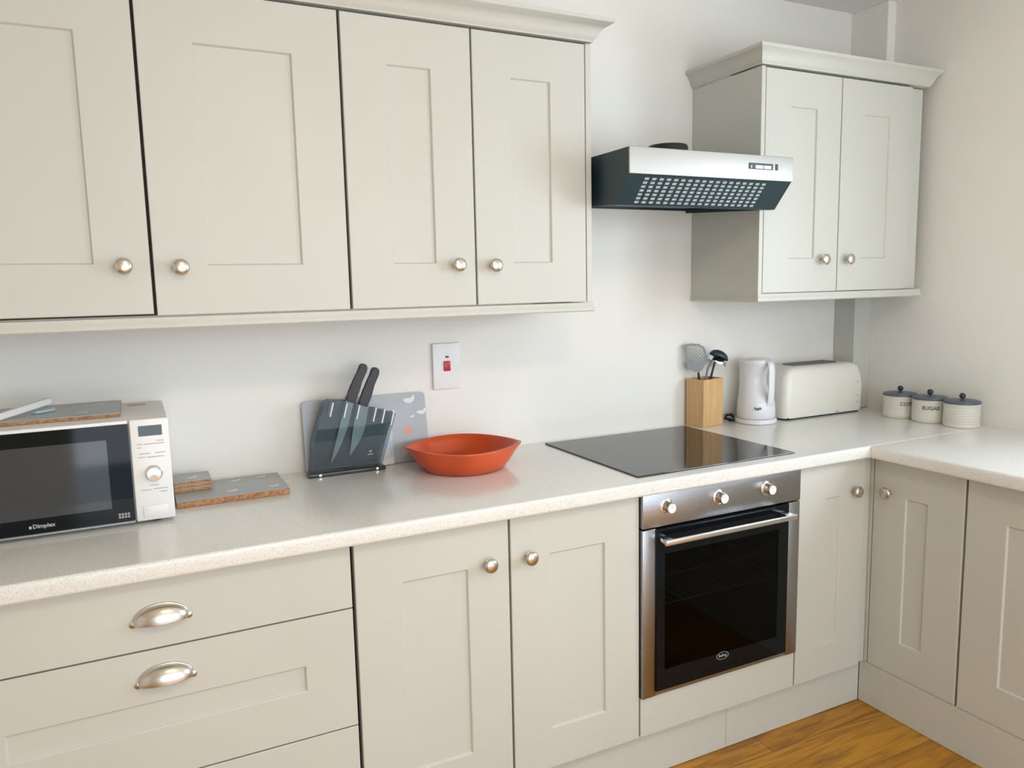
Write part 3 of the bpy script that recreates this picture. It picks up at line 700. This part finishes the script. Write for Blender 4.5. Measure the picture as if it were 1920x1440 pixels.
# slotted turner
t = thing('slotted_turner', 'stainless slotted turner with black neck, leftmost in the bamboo holder', 'utensil', (.650, -.048, .93), group='utensils in the bamboo holder')
bm = B(); tube(bm, [(.672, -.046, .925), (.658, -.046, 1.085), (.654, -.046, 1.110)], [.006, .005, .004], 10); link('handle', bm, BLACKPL, t)
bm = B()
MT = Matrix.Translation((.648, -.050, 1.112)) @ Matrix.Rotation(math.radians(-26), 4, 'Z') @ Matrix.Rotation(math.radians(-7), 4, 'Y') @ Matrix.Rotation(math.radians(84), 4, 'X')
outline = [(-.012, 0), (.012, 0), (.022, .012), (.036, .028), (.041, .060), (.036, .088), (.018, .102), (-.008, .108), (-.034, .108), (-.038, .100), (-.040, .05), (-.037, .026), (-.024, .012)]
prism(bm, outline[:4]+[(.0385, .04), (-.0385, .04)]+outline[11:], MT, .0015)
inner = [(.0385, .04), (.041, .060), (.036, .088), (.018, .102), (-.008, .108), (-.034, .108), (-.038, .100), (-.0385, .04)]
rim = [(x*.82, .04+(y-.04)*.84+.003) for x, y in inner]
for i in range(len(inner)-1):
    prism(bm, [inner[i], inner[i+1], rim[i+1], rim[i]], MT, .0015)
import itertools
def inside(p, poly):
    r = False; j = len(poly)-1
    for i in range(len(poly)):
        if (poly[i][1] > p[1]) != (poly[j][1] > p[1]) and p[0] < (poly[j][0]-poly[i][0])*(p[1]-poly[i][1])/(poly[j][1]-poly[i][1])+poly[i][0]: r = not r
        j = i
    return r
for k in range(-7, 9):  # diagonal bars
    seg = [(u, .073 + (u*.75) + k*.0105) for u in [i*.002-.045 for i in range(46)]]
    ins = [p for p in seg if inside(p, inner)]
    if len(ins) > 1:
        p, q = ins[0], ins[-1]; prism(bm, [(p[0], p[1]-.0022), (q[0], q[1]-.0022), (q[0], q[1]+.0022), (p[0], p[1]+.0022)], MT, .0014)
link('slotted_head', bm, mat('utensil_steel', (.20, .21, .22), .5, .5), t, smooth=0)
# ladle and slotted spoon
t = thing('ladle', 'stainless ladle with upturned bowl, rightmost in the bamboo holder', 'utensil', (.705, -.055, .93), group='utensils in the bamboo holder')
bm = B(); tube(bm, [(.706, -.030, .925), (.722, -.031, 1.07), (.737, -.032, 1.120), (.744, -.034, 1.145)], [.0055, .005, .004, .0035], 10); link('handle', bm, BLACKPL, t)
bm = B(); ML = Matrix.Translation((.748, -.034, 1.140)) @ Matrix.Rotation(math.radians(24), 4, 'Y') @ Matrix.Rotation(math.radians(12), 4, 'X')
pr = [(.0385*math.cos(math.radians(q)), .033*math.sin(math.radians(q))) for q in range(0, 90, 9)] + [(.0003, .033)]
lathe(bm, pr, ML, 30, cap=False); bmesh.ops.solidify(bm, geom=list(bm.faces), thickness=.0012); link('bowl', bm, CHROME, t, smooth=60)
t = thing('serving_spoon', 'dark-topped serving spoon between turner and ladle in the bamboo holder', 'utensil', (.685, -.03, .93), group='utensils in the bamboo holder')
bm = B(); tube(bm, [(.684, -.062, .925), (.672, -.066, 1.08), (.678, -.070, 1.125), (.698, -.074, 1.155)], [.005, .0045, .004, .004], 10); link('handle', bm, bpy.data.materials['utensil_steel'], t)
bm = B(); MS = Matrix.Translation((.722, -.078, 1.165)) @ Matrix.Rotation(math.radians(24), 4, 'Y') @ Matrix.Diagonal((1.0, .62, .75, 1))
lathe(bm, [(.042*math.cos(math.radians(q)), .034*math.sin(math.radians(q))) for q in range(0, 90, 10)] + [(.0003, .034)], MS, 28, cap=False); bmesh.ops.solidify(bm, geom=list(bm.faces), thickness=.0015); link('spoon_head', bm, DARKPL, t, smooth=60)

# ------------------------------------------------------------------ kettle
c = thing('electric_kettle', 'white plastic jug kettle on its base between utensil holder and toaster', 'kettle', (.884, -.104, .9105))
KX, KYy = .884, -.104
bm = B(); lathe(bm, [(.0001, 0), (.074, 0), (.077, .003), (.077, .012), (.073, .018), (.0001, .018)], Matrix.Translation((KX, KYy, .9105)), 48, cap=False); link('power_base', bm, WHITEG, c)
HA = math.radians(-88)                       # the handle points to the right-hand side of the room
HD = Vector((math.cos(HA), math.sin(HA), 0)); HS = Vector((-HD.y, HD.x, 0)); KO = Vector((KX, KYy, .9105))
bm = B(); rings = []
for z, r, sh in ((.019, .069, 0), (.022, .0715, 0), (.05, .0705, 0), (.075, .069, 0), (.085, .0675, -.0012), (.10, .0620, -.0060), (.12, .0550, -.0125), (.15, .0500, -.0170), (.18, .0490, -.0175), (.205, .0530, -.0125), (.222, .0600, -.0045), (.233, .0610, -.0015), (.239, .0580, -.001), (.243, .050, -.001), (.2445, .030, 0)):
    rings.append([bm.verts.new(KO + HD*(sh + r*math.cos(2*math.pi*k/48)) + HS*(r*math.sin(2*math.pi*k/48)) + Vector((0, 0, z))) for k in range(48)])
for p, q in zip(rings, rings[1:]):
    for k in range(48): bm.faces.new((p[k], p[(k+1) % 48], q[(k+1) % 48], q[k]))
bm.faces.new(rings[0][::-1]); bm.faces.new(rings[-1])
prism(bm, [(-.018, 0), (.018, 0), (0, .024)], Matrix.Translation(KO - HD*.050 + Vector((0, 0, .208))) @ Matrix.Rotation(HA+math.radians(90), 4, 'Z'), .026, .004)
body = link('jug', bm, WHITEG, c, smooth=50)
# flat strap handle closing a D-shaped opening, flush with the foot of the jug
pts = [(.046, .234), (.058, .2335), (.068, .229), (.0735, .218), (.0750, .20), (.0750, .17), (.0745, .14), (.0735, .11), (.0715, .088), (.067, .074), (.060, .066)]
bm = B(); rings = []
pv = [KO + HD*o + Vector((0, 0, z)) for o, z in pts]
for i, p in enumerate(pv):
    tt = (pv[min(i+1, len(pv)-1)]-pv[max(i-1, 0)]).normalized(); nn = HS.cross(tt).normalized()
    rings.append([bm.verts.new(p + HS*(.0155*math.cos(2*math.pi*k/14)) + nn*(.0062*math.sin(2*math.pi*k/14))) for k in range(14)])
for p, q in zip(rings, rings[1:]):
    for k in range(14): bm.faces.new((p[k], p[(k+1) % 14], q[(k+1) % 14], q[k]))
bm.faces.new(rings[0][::-1]); bm.faces.new(rings[-1])
link('handle', bm, WHITEG, c, smooth=60)
ld = Vector((math.cos(math.radians(-128)), math.sin(math.radians(-128)), 0))
MLg = Matrix.Translation(Vector((KX, KYy, .9105+.062)) + ld*.0722) @ Matrix.Rotation(math.radians(-128+90), 4, 'Z') @ Matrix.Rotation(math.radians(90), 4, 'X')
text('maker_lettering', 'logik', .014, MLg, mat('teal_print', (.09, .14, .15), .4), body, extrude=.0008, bold=.0004)
bm = B(); random.seed(2)
tube(bm, [(.806, -.060, .918), (.795, -.035, .922), (.812, -.024, .932), (.826, -.038, .934), (.838, -.026, .930), (.850, -.018, .920)], .0055, 10)
tube(bm, [(.800, -.050, .9165), (.815, -.055, .916), (.830, -.048, .9165)], .0045, 10)
link('power_cord', bm, BLACKPL, c)

# ------------------------------------------------------------------ toaster
c = thing('toaster', 'long cream four-slice toaster beside the kettle in the corner', 'toaster', (1.2, -.09, .9105))
TX0, TX1, TY0, TY1, TZ = .985, 1.412, -.158, -.012, .196
bm = B(); NX = 26; secs = []
def tprofile(f, z):   # half length shrink with height
    return 0
rows_ = [(0, .000, .004), (.010, .000, .0), (.06, .0, .0), (.10, .0, -.001), (.135, .003, .002), (.160, .010, .005), (.178, .020, .010), (.188, .032, .016), (.194, .048, .024), (.196, .066, .034)]
rings = []
for z, inx, iny in rows_:
    rings.append([bm.verts.new((x, y, .9165+z)) for x, y in rrect(TX0+inx*.8, TX1-inx, TY0+iny, TY1-iny, .030 if z < .17 else .024, 6)])
for p, q in zip(rings, rings[1:]):
    for i in range(len(p)): bm.faces.new((p[i], p[(i+1) % len(p)], q[(i+1) % len(q)], q[i]))
bm.faces.new(rings[0][::-1]); bm.faces.new(rings[-1])
tb = link('housing', bm, CREAM, c, smooth=60)
bm = B(); prism(bm, rrect(TX0+.012, TX1-.010, TY0+.010, TY1-.010, .02), Matrix.Translation((0, 0, .9108)), .0056); link('base', bm, DARKPL, c)
bm = B(); prism(bm, rrect(TX0+.085, TX1-.115, TY0+.040, TY1-.036, .008), Matrix.Translation((0, 0, .9165+.1962)), .0045, .001); sp = link('slot_plate', bm, mat('grey_slot_plate', (.20, .19, .17), .35, .5), c)
bm = B()
for y in (-.103, -.067): box(bm, TX0+.098, TX1-.128, y-.012, y+.012, .9165+.2008, .9165+.2014)
link('bread_slot', bm, BLACKPL, sp, smooth=0)
bm = B(); lathe(bm, [(.0001, 0), (.011, 0), (.012, .006), (.009, .010), (.0001, .011)], Matrix.Translation((TX1-.0005, -.085, .955)) @ Matrix.Rotation(math.radians(90), 4, 'Y'), 24, cap=False)
link('browning_dial', bm, CREAM, c)
bm = B(); box(bm, TX1-.001, TX1+.014, -.10, -.07, 1.02, 1.030, .003, 2); link('lever', bm, CREAM, c)
bm = B()
for i in range(4): lathe(bm, [(.0001, 0), (.0055, 0), (.0050, .0012), (.0001, .0016)], facing_y(1.372, TY0+.0008, .952+i*.027), 16, cap=False)
link('button', bm, mat('pale_grey_button', (.62, .60, .54), .4), c)
text('maker_lettering', 'logik', .008, facing_y(1.258, TY0+.0003, .9245), GREYPRINT, tb, extrude=.0006)
bm = B(); tube(bm, [(1.003, -.12, .916), (.992, -.137, .9165), (1.004, -.150, .9165), (1.018, -.146, .916)], .0048, 10); link('cord_loop', bm, BLACKPL, c)

# ------------------------------------------------------------------ canisters
def canister(label, x, y, word, rz, ribs):
    t = thing('storage_canister', label, 'canister', (x, y, .9105), rz, 'cream canisters with blue-grey lids')
    bm = B(); R_ = .0590; H_ = .083
    prof = [(.0001, 0), (R_-.002, 0), (R_, .002)]
    if ribs:
        for i in range(7): z = .012+i*.009; prof += [(R_, z), (R_-.0007, z+.001), (R_-.0007, z+.0022), (R_, z+.0032)]
    else: prof += [(R_, .008), (R_+.0008, .0095), (R_, .011)]
    prof += [(R_, H_-.006), (R_+.001, H_-.004), (R_-.001, H_), (.0001, H_)]
    lathe(bm, prof, Matrix.Identity(4), 48, cap=False)
    b = link('canister_body', bm, CANCR, t, local=True, smooth=40)
    bm = B(); lathe(bm, [(.0001, H_+.0005), (R_+.0012, H_+.0005), (R_+.0020, H_+.003), (R_+.0010, H_+.0075), (R_-.010, H_+.0110), (.020, H_+.0135), (.0001, H_+.0140)], Matrix.Identity(4), 48, cap=False)
    ldd = link('lid', bm, LIDG, t, local=True, smooth=50)
    bm = B(); lathe(bm, [(.0001, 0), (.0045, 0), (.004, .004)] + [(.0105*math.sin(math.radians(q)), .0135-.0105*math.cos(math.radians(q))) for q in range(25, 180, 15)] + [(.0001, .024)], Matrix.Translation((0, 0, H_+.0125)), 24, cap=False)
    link('knob', bm, mat('dark_knob', (.03, .035, .045), .35) if 'dark_knob' not in bpy.data.materials else bpy.data.materials['dark_knob'], ldd, local=True, smooth=60)
    if word:
        cc = bpy.data.curves.new('w', 'FONT'); cc.body = word; cc.size = .0185; cc.extrude = .0002; cc.align_x = 'CENTER'; cc.align_y = 'CENTER'; cc.resolution_u = 3; cc.offset = .0009
        o_ = bpy.data.objects.new('w', cc); COL.objects.link(o_); bpy.context.view_layer.update()
        me = bpy.data.meshes.new_from_object(o_.evaluated_get(bpy.context.evaluated_depsgraph_get())); bpy.data.objects.remove(o_)
        bm = B(); bm.from_mesh(me)
        for v in bm.verts:   # wrap round the body, facing local -y
            a_ = v.co.x/R_; rr = R_+.0006+v.co.z; v.co = Vector((rr*math.sin(a_), -rr*math.cos(a_), .055+v.co.y))
        link('lettering', bm, mat('canister_print', (.22, .22, .25), .5) if 'canister_print' not in bpy.data.materials else bpy.data.materials['canister_print'], b, local=True, smooth=0)
    return t
canister('cream lettered canister with blue-grey knob lid, farthest back of the three by the corner', 1.420, -.312, 'COFFEE', math.radians(-22), False)
canister('cream lettered canister with blue-grey knob lid, middle one of the three', 1.422, -.434, 'SUGAR', math.radians(-50), False)
canister('ribbed cream canister with blue-grey knob lid, nearest of the three on the worktop', 1.424, -.557, None, 0, True)
